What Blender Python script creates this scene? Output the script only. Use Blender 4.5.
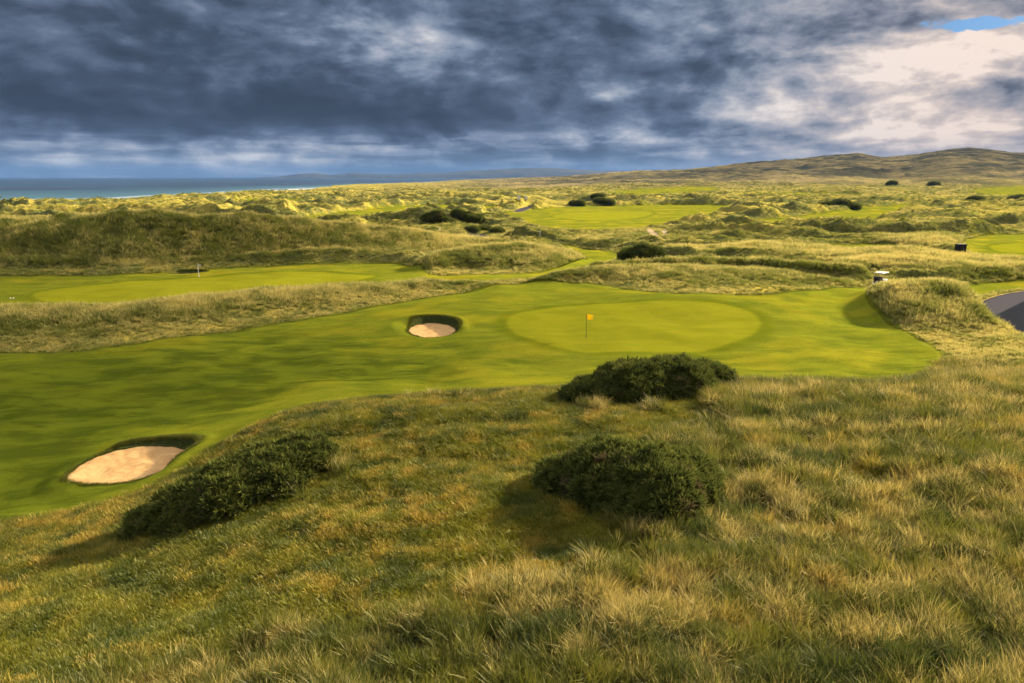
import bpy, math, random
import numpy as np

# ------------------------------------------------------------------ camera, sky, sun, exposure
SC = bpy.context.scene
for o in list(bpy.data.objects): bpy.data.objects.remove(o)
COL = SC.collection
CAMZ, PITCH, F = 14.3, math.radians(13.6), 683.0
HZ = 176.3
CT, ST = math.cos(PITCH), math.sin(PITCH)
cam = bpy.data.cameras.new('camera'); camo = bpy.data.objects.new('camera', cam); COL.objects.link(camo)
cam.sensor_width = 36; cam.lens = 36*F/1024; cam.clip_start = 0.2; cam.clip_end = 60000
camo.location = (0, 0, CAMZ); camo.rotation_euler = (math.pi/2-PITCH, 0, 0)
SC.camera = camo
SC.view_settings.view_transform = 'Standard'; SC.view_settings.look = 'None'
SC.view_settings.gamma = 1; SC.view_settings.use_curve_mapping = False
SC.view_settings.exposure = 2.14
SC.render.film_transparent = False
cy = SC.cycles
cy.max_bounces = 5; cy.diffuse_bounces = 2; cy.glossy_bounces = 2; cy.transmission_bounces = 3
cy.volume_bounces = 0; cy.transparent_max_bounces = 8
cy.use_adaptive_sampling = True; cy.adaptive_threshold = 0.03
cy.use_denoising = True

SUN_AZ, SUN_EL = 60.0, 24.0        # degrees clockwise from the view direction, degrees above the horizon
sun = bpy.data.lights.new('sun', 'SUN'); suno = bpy.data.objects.new('sun', sun); COL.objects.link(suno)
sun.energy = 5.0; sun.angle = math.radians(2.2); sun.color = (1.0, 0.82, 0.55)
a, e = math.radians(SUN_AZ), math.radians(SUN_EL)
from mathutils import Vector
SUND = Vector((math.sin(a)*math.cos(e), math.cos(a)*math.cos(e), math.sin(e)))
suno.rotation_euler = SUND.to_track_quat('Z', 'Y').to_euler()
suno.location = (60, 20, 80)


class NT:
    """small helper to write node trees as expressions"""
    def __init__(s, tree): s.t = tree
    def n(s, kind, **kw):
        nd = s.t.nodes.new(kind)
        for k, v in kw.items(): setattr(nd, k, v)
        return nd
    def put(s, sock, v):
        if isinstance(v, bpy.types.NodeSocket): s.t.links.new(v, sock)
        elif v is not None:
            if isinstance(v, (tuple, list)) and len(v) == 3 and sock.type == 'RGBA': v = (*v, 1)
            sock.default_value = v
    def m(s, op, a, b=None, c=None, clamp=False):
        nd = s.n('ShaderNodeMath', operation=op, use_clamp=clamp)
        for i, v in enumerate((a, b, c)):
            if v is not None: s.put(nd.inputs[i], v)
        return nd.outputs[0]
    def add(s, a, b): return s.m('ADD', a, b)
    def sub(s, a, b): return s.m('SUBTRACT', a, b)
    def mul(s, a, b): return s.m('MULTIPLY', a, b)
    def div(s, a, b): return s.m('DIVIDE', a, b)
    def sm(s, v, lo, hi, a=0., b=1.):
        nd = s.n('ShaderNodeMapRange', interpolation_type='SMOOTHSTEP')
        for i, w in enumerate((v, lo, hi, a, b)): s.put(nd.inputs[i], w)
        return nd.outputs[0]
    def mix(s, f, a, b, bt='MIX'):
        nd = s.n('ShaderNodeMix', data_type='RGBA', blend_type=bt)
        s.put(nd.inputs[0], f); s.put(nd.inputs[6], a); s.put(nd.inputs[7], b)
        return nd.outputs[2]
    def noise(s, vec, scale, detail=4, rough=.55, dist=0.):
        nd = s.n('ShaderNodeTexNoise')
        s.put(nd.inputs['Vector'], vec); s.put(nd.inputs['Scale'], scale); s.put(nd.inputs['Detail'], detail)
        s.put(nd.inputs['Roughness'], rough); s.put(nd.inputs['Distortion'], dist)
        return nd.outputs[0]
    def comb(s, x, y, z):
        nd = s.n('ShaderNodeCombineXYZ')
        for i, v in enumerate((x, y, z)): s.put(nd.inputs[i], v)
        return nd.outputs[0]
    def vmul(s, v, k):
        nd = s.n('ShaderNodeVectorMath', operation='MULTIPLY'); s.put(nd.inputs[0], v); s.put(nd.inputs[1], k)
        return nd.outputs[0]
    def attr(s, name, kind='GEOMETRY', out=2):
        nd = s.n('ShaderNodeAttribute', attribute_name=name, attribute_type=kind)
        return nd.outputs[out]


def make_world():
    w = bpy.data.worlds.new('World'); SC.world = w; w.use_nodes = True
    w.cycles.sampling_method = 'MANUAL'; w.cycles.sample_map_resolution = 256
    t = w.node_tree; t.nodes.clear(); N = NT(t)
    out = N.n('ShaderNodeOutputWorld'); bg = N.n('ShaderNodeBackground')
    sky = N.n('ShaderNodeTexSky', sky_type='NISHITA', sun_disc=False)
    sky.sun_elevation = math.radians(SUN_EL); sky.sun_rotation = math.radians(SUN_AZ)
    tc = N.n('ShaderNodeTexCoord'); d = tc.outputs['Generated']
    sp = N.n('ShaderNodeSeparateXYZ'); N.put(sp.inputs[0], d)
    x, y, z = sp.outputs
    az = N.mul(N.m('ARCTAN2', x, y), 180/math.pi)
    el = N.mul(N.m('ARCSINE', z), 180/math.pi)
    zz = N.add(N.m('MAXIMUM', z, 0.0), 0.085)
    P = N.comb(N.div(x, zz), N.div(y, zz), 0)          # the cloud deck seen in perspective
    big = N.noise(P, .42, 3, .5, .3)
    mid = N.noise(P, 1.15, 7, .56, .25)
    Pf = N.comb(N.mul(az, .8), N.mul(el, 1.75), 3.3)
    Ps = N.comb(N.add(N.mul(az, .8), .75), N.add(N.mul(el, 1.75), .9), 3.3)
    puff = N.noise(Pf, .15, 9, .53, .25)
    rim = N.sub(puff, N.noise(Ps, .15, 9, .53, .25))
    puff2 = N.noise(Pf, .50, 8, .64, .1)
    streak = N.noise(N.comb(N.mul(az, .35), N.mul(el, 3.4), 9.1), .42, 5, .55, .3)
    def blob(ca, ce, sa, se, k):
        q = N.add(N.m('POWER', N.m('ABSOLUTE', N.div(N.sub(az, ca), sa)), 2), N.m('POWER', N.m('ABSOLUTE', N.div(N.sub(el, ce), se)), 2))
        return N.mul(N.m('EXPONENT', N.mul(q, -1)), k)
    terms = [blob(*b) for b in BLOBS]
    L = terms[0]
    for b in terms[1:]: L = N.add(L, b)
    L = N.add(L, N.sm(az, 6, 34, 0, .20))
    L = N.add(L, N.sm(el, 14, 35, 0, .62))             # thinner, brighter cloud overhead
    lowb = N.sm(el, 4.6, 1.8, 0, 1)
    L = N.add(L, N.mul(lowb, N.add(.05, N.mul(N.sub(streak, .47), .80))))
    v = N.add(L, N.mul(N.sub(mid, .5), .12))
    v = N.add(v, N.mul(rim, .75))
    bil = N.sub(1., N.m('ABSOLUTE', N.mul(N.sub(N.noise(Pf, .26, 9, .56, .15), .5), 4.5)))
    bil2 = N.sub(1., N.m('ABSOLUTE', N.mul(N.sub(N.noise(Ps, .26, 9, .56, .15), .5), 4.5)))
    v = N.add(v, N.mul(N.sub(bil, .55), N.sm(L, .25, .6, .02, .20)))
    v = N.add(v, N.mul(N.sub(bil, bil2), N.sm(L, .2, .6, .03, .09)))
    v = N.add(v, N.mul(N.sub(big, .5), .22))
    v = N.add(v, N.mul(N.sub(puff, .5), .95))
    v = N.add(v, N.mul(N.sub(puff2, .5), .36))
    ramp = N.n('ShaderNodeValToRGB'); N.put(ramp.inputs[0], v)
    cr = ramp.color_ramp
    stops = [(0.0, (.040, .050, .070)), (.22, (.062, .080, .115)), (.42, (.125, .160, .222)), (.58, (.25, .29, .36)),
             (.74, (.43, .44, .48)), (.9, (.68, .64, .61)), (1.0, (.90, .84, .77))]
    while len(cr.elements) < len(stops): cr.elements.new(.5)
    for el_, (p_, c_) in zip(cr.elements, stops): el_.position = p_; el_.color = (*c_, 1)
    col = ramp.outputs[0]
    warm = N.sm(az, 8, 34)
    col = N.mix(warm, N.mix(1., col, (.94, 1.0, 1.09), 'MULTIPLY'), N.mix(1., col, (1.10, .98, .93), 'MULTIPLY'))
    # hazy light low over the sea
    col = N.mix(N.sm(el, 3.0, 0.2, 0, .45), col, (.22, .29, .40))
    cl = N.mix(1., col, (.225, .225, .225), 'MULTIPLY')
    ov = N.sm(el, 15, 45, 1., 2.6)                   # sun comes through the thin cloud overhead
    cl = N.mix(1., cl, N.comb(ov, ov, ov), 'MULTIPLY')
    skyc = N.mix(1., sky.outputs[0], (.0065, .0115, .019), 'MULTIPLY')
    # blue gaps: one upper right, some overhead
    gap = N.m('MAXIMUM', N.sm(N.add(N.add(blob(GAP[0], GAP[1], 4.2, .55, .95), N.mul(N.sub(bil, .6), -.42)), N.mul(N.sub(puff2, .5), 1.3)), .42, .66),
              N.mul(N.sm(el, 20, 40), N.sm(big, .48, .6)))
    res = N.mix(gap, cl, skyc)
    res = N.mix(N.sm(z, -.005, -.03), res, (.035, .045, .05))
    N.put(bg.inputs[0], res); N.put(bg.inputs[1], 1.0)
    t.links.new(bg.outputs[0], out.inputs[0])

def direction(px, py):
    u = (px-512)/F; v = (341.5-py)/F; y = CT+v*ST; z = v*CT-ST
    return math.degrees(math.atan2(u, y)), math.degrees(math.atan2(z, math.hypot(u, y)))
# lighter and darker parts of the cloud deck: towards which azimuth and elevation, half widths in degrees, lift
def _b(px, py, sa, se, k): return (*direction(px, py), sa, se, k)
BLOBS = [(0, 40, 400, 60, .475), _b(120, 45, 16, 4, -.14), _b(250, 112, 17, 1.7, -.26), _b(470, 110, 11, 1.6, -.18), _b(60, 105, 10, 2, -.12),
         _b(350, 40, 8, 2.6, .15), _b(600, 60, 9, 4, -.06), _b(430, 10, 14, 2, -.1),
         _b(850, 75, 5, 2, .24), _b(930, 90, 12, 4.5, .19), _b(985, 50, 7, 1.8, .26), _b(905, 62, 4, 1.2, .12), _b(960, 100, 8, 1.0, -.07), _b(760, 108, 5, 1.0, .30), _b(800, 40, 6, 2, .06),
         _b(1010, 128, 7, 1.2, .10), _b(950, 122, 12, 2.4, .15), _b(150, 158, 20, 1.1, .16), _b(230, 160, 5, .5, .18), _b(608, 94, 1.5, .6, .42),
         _b(640, 137, 4.5, .7, .36), _b(720, 140, 9, 1.6, -.06), _b(600, 166, 6, .5, .18), _b(860, 20, 7, 1.5, -.08), _b(430, 152, 12, 1.4, .08), _b(150, 140, 24, 1.6, .08), _b(480, 60, 12, 4, .07), _b(640, 110, 7, 2, .05)]
GAP = direction(985, 23)
make_world()

# ------------------------------------------------------------------ numeric helpers
rng = np.random.default_rng(11)
random.seed(5)
_perm = rng.permutation(4096)
_gx = np.cos(rng.random(4096)*6.2832); _gy = np.sin(rng.random(4096)*6.2832)

def perlin(x, y):
    xi = np.floor(x).astype(np.int64); yi = np.floor(y).astype(np.int64)
    fx, fy = x-xi, y-yi
    ux, uy = fx*fx*fx*(fx*(fx*6-15)+10), fy*fy*fy*(fy*(fy*6-15)+10)
    def g(i, j, dx, dy):
        h = _perm[(_perm[(xi+i) & 4095] + yi + j) & 4095]
        gx = _GX[h]; gy = _GY[h]
        return gx*dx + gy*dy
    a = g(0, 0, fx, fy); b = g(1, 0, fx-1, fy); c = g(0, 1, fx, fy-1); d = g(1, 1, fx-1, fy-1)
    return (a+(b-a)*ux + ((c+(d-c)*ux)-(a+(b-a)*ux))*uy)*1.5
_ang = rng.random(4096)*6.2832
_GX, _GY = np.cos(_ang), np.sin(_ang)

def fbm(x, y, octs=4, gain=.5, seed=0.):
    s = 0.; a = 1.; n = 0.
    for i in range(octs):
        s = s+a*perlin(x*2**i+17.3*i+seed, y*2**i-9.1*i+seed*1.7); n += a; a *= gain
    return s/n

def sstep(v, lo, hi):
    t = np.clip((v-lo)/(hi-lo), 0, 1); return t*t*(3-2*t)

def at_z(px, py, z=0.):
    u = (px-512)/F; v = (341.5-py)/F
    t = (CAMZ-z)/(ST-v*CT)
    return np.array([u*t, t*(CT+v*ST), z])

def at_y(px, py, Y):
    u = (px-512)/F; v = (341.5-py)/F
    t = Y/(CT+v*ST)
    return np.array([u*t, Y, CAMZ+t*(v*CT-ST)])

def poly_w(pts):
    return np.array([at_z(p[0], p[1], p[2] if len(p) > 2 else 0.)[:2] for p in pts])

def smooth_poly(P, n=2):
    P = np.asarray(P, float)
    for _ in range(n):
        Q = np.roll(P, -1, 0)
        P = np.stack([P*.75+Q*.25, P*.25+Q*.75], 1).reshape(-1, 2)
    return P

def sdf(P, x, y, margin=12.):
    """signed distance to a closed polygon, negative inside"""
    out = np.full(x.shape, 999.)
    lo = P.min(0)-margin; hi = P.max(0)+margin
    idx = np.nonzero((x > lo[0]) & (x < hi[0]) & (y > lo[1]) & (y < hi[1]))[0]
    if not len(idx): return out
    X, Y = x[idx], y[idx]; d2 = np.full(X.shape, 1e12); ins = np.zeros(X.shape, bool)
    for i in range(len(P)):
        ax, ay = P[i]; bx, by = P[(i+1) % len(P)]
        ex, ey = bx-ax, by-ay; L = ex*ex+ey*ey+1e-12
        t = np.clip(((X-ax)*ex+(Y-ay)*ey)/L, 0, 1)
        d2 = np.minimum(d2, (X-ax-t*ex)**2+(Y-ay-t*ey)**2)
        if ay != by:
            c = ((ay > Y) != (by > Y)) & (X < ex*(Y-ay)/(by-ay)+ax)
            ins ^= c
    r = np.sqrt(d2); r[ins] *= -1
    out[idx] = r
    return out

# ------------------------------------------------------------------ the lie of the land
SEA = -10.0
CTRL = [ # px, py, height
 (0,683,3.2),(256,683,4.0),(512,683,4.6),(768,683,5.0),(1024,683,5.4),
 (0,600,1.7),(200,600,3.0),(400,600,4.1),(600,600,4.6),(800,600,4.9),(1024,600,5.3),
 (0,545,.55),(120,545,1.7),(300,540,3.3),(500,540,4.2),(750,540,4.7),(1024,540,5.3),
 (200,500,1.9),(340,470,3.1),(470,470,3.8),(627,475,4.2),(800,470,4.6),(1024,460,5.1),
 (400,422,3.3),(520,420,3.7),(700,420,4.0),(850,420,4.4),(1024,410,4.9),
 (300,416,2.4),(420,401,3.2),(560,393,3.3),(700,391,3.4),(830,391,3.9),(940,385,4.2),(1024,382,4.3),
 (830,394,1.3),(930,391,1.3),(1024,390,1.4),(1300,390,1.4),
 (0,524,0),(95,508,.2),(160,487,.6),(205,458,.9),(250,430,1.3),
 (420,386,.1),(560,374,.2),(700,370,.2),(830,364,.2),(930,352,.2),(1024,345,.3),(300,396,.1),(220,412,.0),
 (0,500,-.6),(0,400,-.8),(0,360,-.4),(150,410,-.7),(150,365,-.3),(300,365,-.3),(300,340,-.1),(420,355,0),(430,308,.5),
 (510,325,.45),(560,345,.5),(635,350,.45),(635,325,.6),(635,305,.9),(755,325,.6),(850,340,.1),(850,308,.3),(740,294,1.4),(550,294,.7),
 (130,432,-.2),(60,488,-.45),(60,450,-.5),
 (50,300,0),(200,290,0),(350,275,0),(100,270,0),(-200,300,0),(-200,270,0),
 (-250,250,0),(250,250,0),(512,250,0),(770,250,0),(1250,250,0),(-250,215,0),(250,215,0),(512,215,0),(770,215,0),(1250,215,0),
 (-250,683,2.4),(-250,560,.3),(-250,450,-.4),(-250,350,-.2),(1300,683,5.6),(1300,400,4.4),(1300,450,4.9),(1300,360,.5),(1250,300,.3)]
_C = np.array([at_z(*c) for c in CTRL] + [(-9, 3, 4.2), (0, 3, 4.9), (9, 3, 5.5), (-9, 0.5, 4.4), (9, 0.5, 5.4)])
def _uv(x, y): 
    r = np.sqrt(x*x+y*y)+1e-6
    return np.clip(np.arctan2(x, y), -1., 1.)*1.6, np.log(np.maximum(r, 4.))
def _tps():
    U, V = _uv(_C[:, 0], _C[:, 1]); n = len(U)
    D = (U[:, None]-U)**2+(V[:, None]-V)**2
    K = .5*D*np.log(D+1e-12)+np.eye(n)*2e-3
    Pm = np.stack([np.ones(n), U, V], 1)
    A = np.block([[K, Pm], [Pm.T, np.zeros((3, 3))]])
    return U, V, np.linalg.solve(A, np.concatenate([_C[:, 2], np.zeros(3)]))
_TU, _TV, _TW = _tps()
def tps(x, y):
    u, v = _uv(x, y); s = _TW[-3]+_TW[-2]*u+_TW[-1]*v
    for i in range(len(_TU)):
        D = (u-_TU[i])**2+(v-_TV[i])**2
        s += _TW[i]*.5*D*np.log(D+1e-12)
    return s

# dune ridges: crest (px, py, depth in m, py of the foot in front)
RIDGES = [
 [(-160,226,128,276),(0,221,124,275),(70,218,122,275),(150,214.5,120,275),(220,216,122,270),(290,221,126,266),(350,226,130,264),(410,231,136,260),(450,238,142,256),(480,246,146,252)],
 [(-160,311,64,352),(0,309,66,349),(90,308,67,347),(150,304,69,339),(200,298,72,333),(260,291,76,325),(330,287,80,316),(400,283,84,304),(450,283,85,298),(520,281,86,292)],
 [(520,281,86,292),(560,272,90,290),(600,267,92,292),(650,268,91,298),(700,268,91,301),(760,270,91,300),(820,275,89,294),(862,284,88,292)],
 [(412,268,103,275),(440,254,108,274),(470,249,112,274),(510,245.5,114,276),(540,249,112,277),(566,259,107,276)],
 [(868,320,70,331),(881,307,70.5,334),(895,297,71,340),(912,287,72,345),(932,282,72,347),(956,289,71,350),(973,310,67,348),(992,332,61,350),(1024,344,57,356),(1070,356,54,366)],
 [(650,257,118,266),(700,248,120,266),(760,244,120,268),(820,250,118,270),(866,256,114,276),(905,250,112,284),(960,256,108,286),(1024,261,104,284),(1150,262,104,284)],
 [(590,247,150,252),(650,241,158,250),(700,240,158,250),(740,243,152,249)],
 [(898,250,140,256),(920,238,146,254),(945,236,148,252),(964,243,144,251)],
 [(705,210,260,214),(740,204,270,216),(775,206,260,215)],
 [(500,240,170,246),(560,236,176,244),(620,232,180,241),(700,231,180,240)],
 [(740,233,180,240),(820,230,190,240),(900,228,190,240),(960,228,190,238)],
 [(880,222,230,230),(930,214,250,232),(1024,214,250,236),(1120,215,250,236)],
 [(600,262,98,272),(660,260,100,274),(740,258,100,276),(800,262,98,278),(850,268,95,280)],
 [(680,222,215,229),(760,219,220,230),(850,221,220,229)],
 [(560,246,160,252),(620,243,165,251),(690,246,160,253)],
 [(0,205,260,214),(120,203,270,212),(240,206,270,213)],
 [(930,228,200,237),(980,224,205,234),(1060,225,205,234)],
 [(300,227,190,232),(360,224,200,230),(420,224,200,229)],
 [(840,262,100,272),(880,258,104,280),(930,262,100,287),(1024,268,98,288)],
]
def _ridge_w(R):
    return np.array([[*at_y(a, b, Y), max(3., Y-at_z(a, c)[1]), 0] for a, b, Y, c in R])
_RW = []
for R in RIDGES:
    W = _ridge_w(R)
    W[:, 4] = W[:, 3]*1.1
    W[:, 2] -= tps(W[:, 0].copy(), W[:, 1].copy())*(W[:, 1] < 150)
    W[:, 2] = np.maximum(W[:, 2]-.2, .3)      # the grass on it makes up the rest
    _RW.append(W)

def ridges(x, y):
    tot = np.zeros(x.shape); wx = fbm(x/9, y/9, 2, .5, 3.)*1.6; 
    for W in _RW:
        m = W[:, 3].max()*1.3+3
        lo = W[:, :2].min(0)-m; hi = W[:, :2].max(0)+m
        idx = np.nonzero((x > lo[0]) & (x < hi[0]) & (y > lo[1]) & (y < hi[1]))[0]
        if not len(idx): continue
        X = x[idx]+wx[idx]; Y = y[idx]+wx[idx]*.7
        best = np.full(X.shape, 1e9); H = np.zeros(X.shape)
        for i in range(len(W)-1):
            A, B = W[i], W[i+1]
            ex, ey = B[0]-A[0], B[1]-A[1]
            t = np.clip(((X-A[0])*ex+(Y-A[1])*ey)/(ex*ex+ey*ey), 0, 1)
            cx, cyy = A[0]+t*ex, A[1]+t*ey
            d = np.hypot(X-cx, Y-cyy)
            front = Y < cyy
            w = np.where(front, A[3]+t*(B[3]-A[3]), A[4]+t*(B[4]-A[4]))
            if i == 0: w = np.where(t <= 0, np.minimum(w, 9.), w)
            if i == len(W)-2: w = np.where(t >= 1, np.minimum(w, 9.), w)
            h = A[2]+t*(B[2]-A[2])
            s = np.clip(d/w, 0, 1)
            val = h*.5*(1+np.cos(np.pi*s**.9))
            H = np.maximum(H, val)
        cur = tot[idx]
        tot[idx] = np.where((H > 0) & (cur > 0), np.maximum(H, cur)+.15*np.minimum(H, cur)*0, np.maximum(H, cur))
    return tot

# mown ground, one polygon each (px, py[, z])
FAIR = [
 [(-160,528),(0,523,.1),(60,514,.1),(110,503,.3),(150,488,.6),(185,472,.9),(215,447,1.1),(262,427,1.5),(310,411,1.4),(420,396,1.3),(560,386,1.2),(740,383,1.2),(850,378,1.5),(925,367,1.2),
  (948,354,.2),(915,338,.2),(880,322,.2),(862,306,.2),(884,290),(845,293),(760,302,.5),(700,303,.5),(640,298,.3),(590,291),(540,289),(500,291),(470,297),(400,305),(340,315),(300,322),(200,335),(100,348),(0,350),(-160,352)],
 [(-160,278),(0,276),(130,276),(190,272),(235,267),(330,264),(400,262),(415,270),(430,276),(420,282),(330,290),(240,298),(160,308),(80,315),(0,316),(-160,318)],
 [(400,274),(440,277),(500,279),(545,276),(575,269),(588,262),(580,254),(556,248),(562,245),(600,252),(622,257),(612,264),(596,272),(560,280),(520,284),(440,284)],
 [(478,218),(520,211),(560,207),(620,205.5),(680,204),(735,206),(745,211),(705,218),(700,224),(655,229),(600,234),(556,231),(520,225)],
 [(700,224),(760,222),(800,217),(850,211),(900,204),(935,203),(945,206),(900,214),(870,222),(830,228),(760,231)],
 [(962,238),(1000,234),(1100,232),(1100,262),(1024,262),(990,258),(965,252)],
 [(296,218),(380,209),(440,204),(495,206),(500,211),(440,218),(380,224),(300,224)],
 [(428,196),(480,194.5),(530,196),(520,199.5),(430,200)],
 [(815,246),(860,244),(905,247),(880,252),(840,252)],
 [(938,290),(975,285),(1030,283),(1080,283),(1060,291),(1000,291),(970,299),(948,299)],
 [(690,196),(760,193.5),(850,194),(870,196),(760,198)],
 [(0,208),(90,206),(160,203),(170,206),(90,210),(0,212)],
 [(590,193),(700,190),(730,192),(640,196)],
 [(200,204),(260,200),(330,199),(320,203),(240,206)],
 [(960,192),(1040,190),(1060,196),(990,198)],
]
FAIRW = [smooth_poly(poly_w(p)) for p in FAIR]
GREEN = [[(505,322,.5),(515,334,.5),(545,344,.5),(590,350,.5),(650,350,.5),(710,346,.5),(750,336,.5),(763,325,.6),(755,315,.6),(720,307,.8),(660,303,.9),(590,304,.8),(540,308,.7),(512,314,.5)],
         [(24,296),(60,288),(120,283),(200,277),(290,272),(350,273),(385,277),(340,284),(260,291),(180,298),(120,303),(60,303)],
         [(540,216),(600,211),(660,211),(640,218),(590,222)], [(985,244),(1040,242),(1060,252),(1000,253)]]
GREENW = [smooth_poly(poly_w(p)) for p in GREEN]
PATH = [[(976,309,.25),(985,299,.25),(1024,290,.25),(1120,284,.25),(1120,352,.25),(1040,339,.25),(1005,328,.25),(984,318,.25)],
        [(462,236),(482,234.5),(494,240),(512,244.5),(498,246.5),(474,245)],
        [(512,212.5),(522,208),(534,206.5),(528,210),(520,213)]]
PATHW = [smooth_poly(poly_w(p)) for p in PATH]
PATH_SHADEW = poly_w([(986,320,.25),(1024,301,.25),(1130,262,.25),(1130,380,.25),(1040,345,.25)])  # outline of the shadow on the right path, painted as darker tarmac
SCAR = [[(646,234),(652,233),(660,241),(652,242)], [(660,236),(664,235),(670,241),(665,242)]]
SCARW = [poly_w(p) for p in SCAR]
# bunkers: sand outline, sand height, height of ground behind
BUNK = [([(65,484),(72,476),(86,465),(110,456),(140,450),(170,450),(192,455),(193,461),(182,468),(157,478),(127,486.5),(95,488.5)], -.45),
        ([(407,332),(414,328),(428,325),(445,326),(456,331),(454,336),(440,340),(425,340),(412,337)], -.42),
        ([(166,276.8),(184,275.5),(203,275.0),(203,275.9),(186,276.6),(167,277.7)], -.6)]
BUNKW = [(smooth_poly(poly_w([(a, b, z) for a, b in P]), 2), z) for P, z in BUNK]
WALL = [.42, .5, .7]

_hp = np.array([(-200,190),(440,183),(480,181),(510,179),(560,177),(590,175),(620,172.5),(650,170.5),(680,169),(700,167),(730,163.5),(760,161),(800,158),(830,155),(855,153),
  (880,157),(900,155.5),(920,153.5),(945,149.5),(965,148),(985,149.5),(1005,152.5),(1024,153),(1100,158),(1400,166)], float)
_top = np.array([(-400,335),(0,345),(100,400),(200,470),(300,560),(350,640),(400,840),(440,1400),(480,3000),(520,5200),(600,7000)], float)
_shore = np.array([(-400,500),(0,520),(100,570),(200,810),(300,1290),(330,1480),(345,1800),(400,2200),(430,2900),(480,5000),(560,8000),(640,9000)], float)
def pxof(x, y): 
    a = np.clip(np.arctan2(x, y), -.95, .95)
    return 512+F*np.tan(a)*1.028

def heights(x, y, full=False):
    x = np.asarray(x, float); y = np.asarray(y, float)
    r = np.hypot(x, y); px = pxof(x, y)
    near = 1-sstep(r, 140, 230)
    z = np.zeros(x.shape)
    m = near > 0
    z[m] = tps(x[m], y[m])*near[m]
    fw = fbm(x/7, y/7, 2, .5, 8.)*.35*np.clip(r/60, .5, 6)
    fair = np.full(x.shape, 999.)
    for P in FAIRW: fair = np.minimum(fair, sdf(P, x, y, 14))
    fair = fair+fw
    rough = sstep(fair, -.3, 4.)*sstep(r, 2, 10)
    rd = ridges(x, y)
    lump = fbm(x/9, y/9, 4, .5, 1.)
    z += rd*(1+.13*fbm(x/7.5, y/7.5, 3, .55, 5.)+.15*lump)*sstep(fair, -3.5, 2.5)
    z += (1-rough)*(.40*fbm(x/10, y/8, 2, .4, 2.)+.10*fbm(x/4, y/4, 2, .5, 6.))*near*sstep(r, 30, 40)
    onr = sstep(rd, .2, 1.6)
    z += rough*near*(.34*fbm(x/4.2, y/3.6, 3, .55, 4.)*(1-.5*onr)+.9*lump*sstep(r, 60, 110)*(1-onr))
    z += rough*(1-.85*onr)*sstep(r, 75, 130)*sstep(r, 520, 420)*(.9*np.clip(1-np.abs(fbm(x/13, y/9, 3, .5, 33.))*2.6, 0, 1)+2.3*np.clip(1-np.abs(fbm(x/44+.3*y/40, y/15, 3, .45, 35.))*2.8, 0, 1)**1.4*sstep(r, 95, 150))*np.clip(.7+fbm(x/50, y/30, 2, .5, 34.)*2, 0, 1.3)
    # dune field further out
    far = sstep(r, 120, 260)*rough
    rg = 1-np.abs(fbm(x/46, y/30, 4, .5, 12.))*2.2
    z += far*(np.clip(rg, 0, 1)**2*3.0*sstep(fbm(x/120, y/120, 2, .5, 30.), -.35, .35)+.7*fbm(x/14, y/12, 3, .5, 15.))
    z += (1-rough)*sstep(r, 150, 300)*.8*fbm(x/34, y/40, 2, .5, 22.)
    # hills on the right
    ht = np.interp(px, _hp[:, 0], _hp[:, 1])+2.6*sstep(px, 600, 720)
    target = CAMZ+2600*(HZ-ht)/F*1.0
    rise = sstep(y, 480, 2700)
    hn = fbm(x/330, y/330, 5, .55, 40.)
    ridg = (1-np.abs(fbm(x/170, y/230, 4, .5, 44.))*2)
    land = np.maximum(target, 0)
    keep = sstep(y, 3600, 2700)
    z += rise*land*(1+0*hn)*(1-.0*keep)
    side = sstep(px, 430, 620)
    z += side*sstep(y, 500, 1100)*sstep(y, 2500, 1500)*(12*hn+9*ridg)*np.clip(land/60+.25, 0, 1)
    z += side*sstep(y, 700, 1300)*4*fbm(x/60, y/60, 3, .6, 47.)
    z -= side*sstep(y, 2800, 5000)*np.minimum(land*.8, 60)
    # coast
    yt = np.interp(px, _top[:, 0], _top[:, 1])*(1+.10*fbm(x/260, y*0, 2, .5, 50.)); ys = np.interp(px, _shore[:, 0], _shore[:, 1])*(1+.03*fbm(x/160, y*0, 2, .5, 51.))
    f = sstep(y, yt, np.maximum(ys, yt*1.02))
    z = z*(1-f)+(SEA+.2)*f-6*sstep(y, ys, ys*1.08)
    z += 5*sstep(px, 300, 318)*sstep(px, 440, 400)*sstep(y, ys*.75, ys*.85)*sstep(y, ys*1.02, ys*.95)*(.6+fbm(x/50, y/120, 3, .5, 52.))
    # paths are graded flat
    path = np.full(x.shape, 999.)
    for P in PATHW: path = np.minimum(path, sdf(P, x, y, 14))
    pf = sstep(path, 2.2, .1); z = z*(1-pf)+.25*pf
    # putting greens are smooth
    green = np.full(x.shape, 999.)
    for P in GREENW: green = np.minimum(green, sdf(P, x, y, 14))
    # bunkers
    sand = np.full(x.shape, 999.); wall = np.full(x.shape, 999.); bid = np.full(x.shape, -1)
    for i, (P, zs) in enumerate(BUNKW):
        s = sdf(P, x, y, 6)
        c = P.mean(0); q = np.hypot(x-c[0], y-c[1])+1e-6
        back = sstep(((y-c[1])*.75+(x-c[0])*.45)/q, -.35, .35)     # steep face behind, low lip in front
        w = WALL[i]*back+(.5 if i == 2 else 1.7)*(1-back)
        k = sstep(s, w, 0.)
        bowl = zs+.20*sstep(s, -1.3, 0.)-.06*fbm(x*1.2, y*1.2, 2, .5, 60.+i)
        lip = .16*np.exp(-((s-w-.35)/.45)**2)*back
        near_b = s < 50
        z = np.where(near_b, (z+lip)*(1-k)+bowl*k, z)
        bid = np.where(s < w*1.0, i, bid)
        wall = np.where(near_b, s-WALL[i]*1.05*back, wall)
        sand = np.minimum(sand, s)
    if not full: return z
    scar = np.full(x.shape, 999.)
    for P in SCARW: scar = np.minimum(scar, sdf(P, x, y, 10))
    dark = sdf(PATH_SHADEW, x, y, 4)
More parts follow.
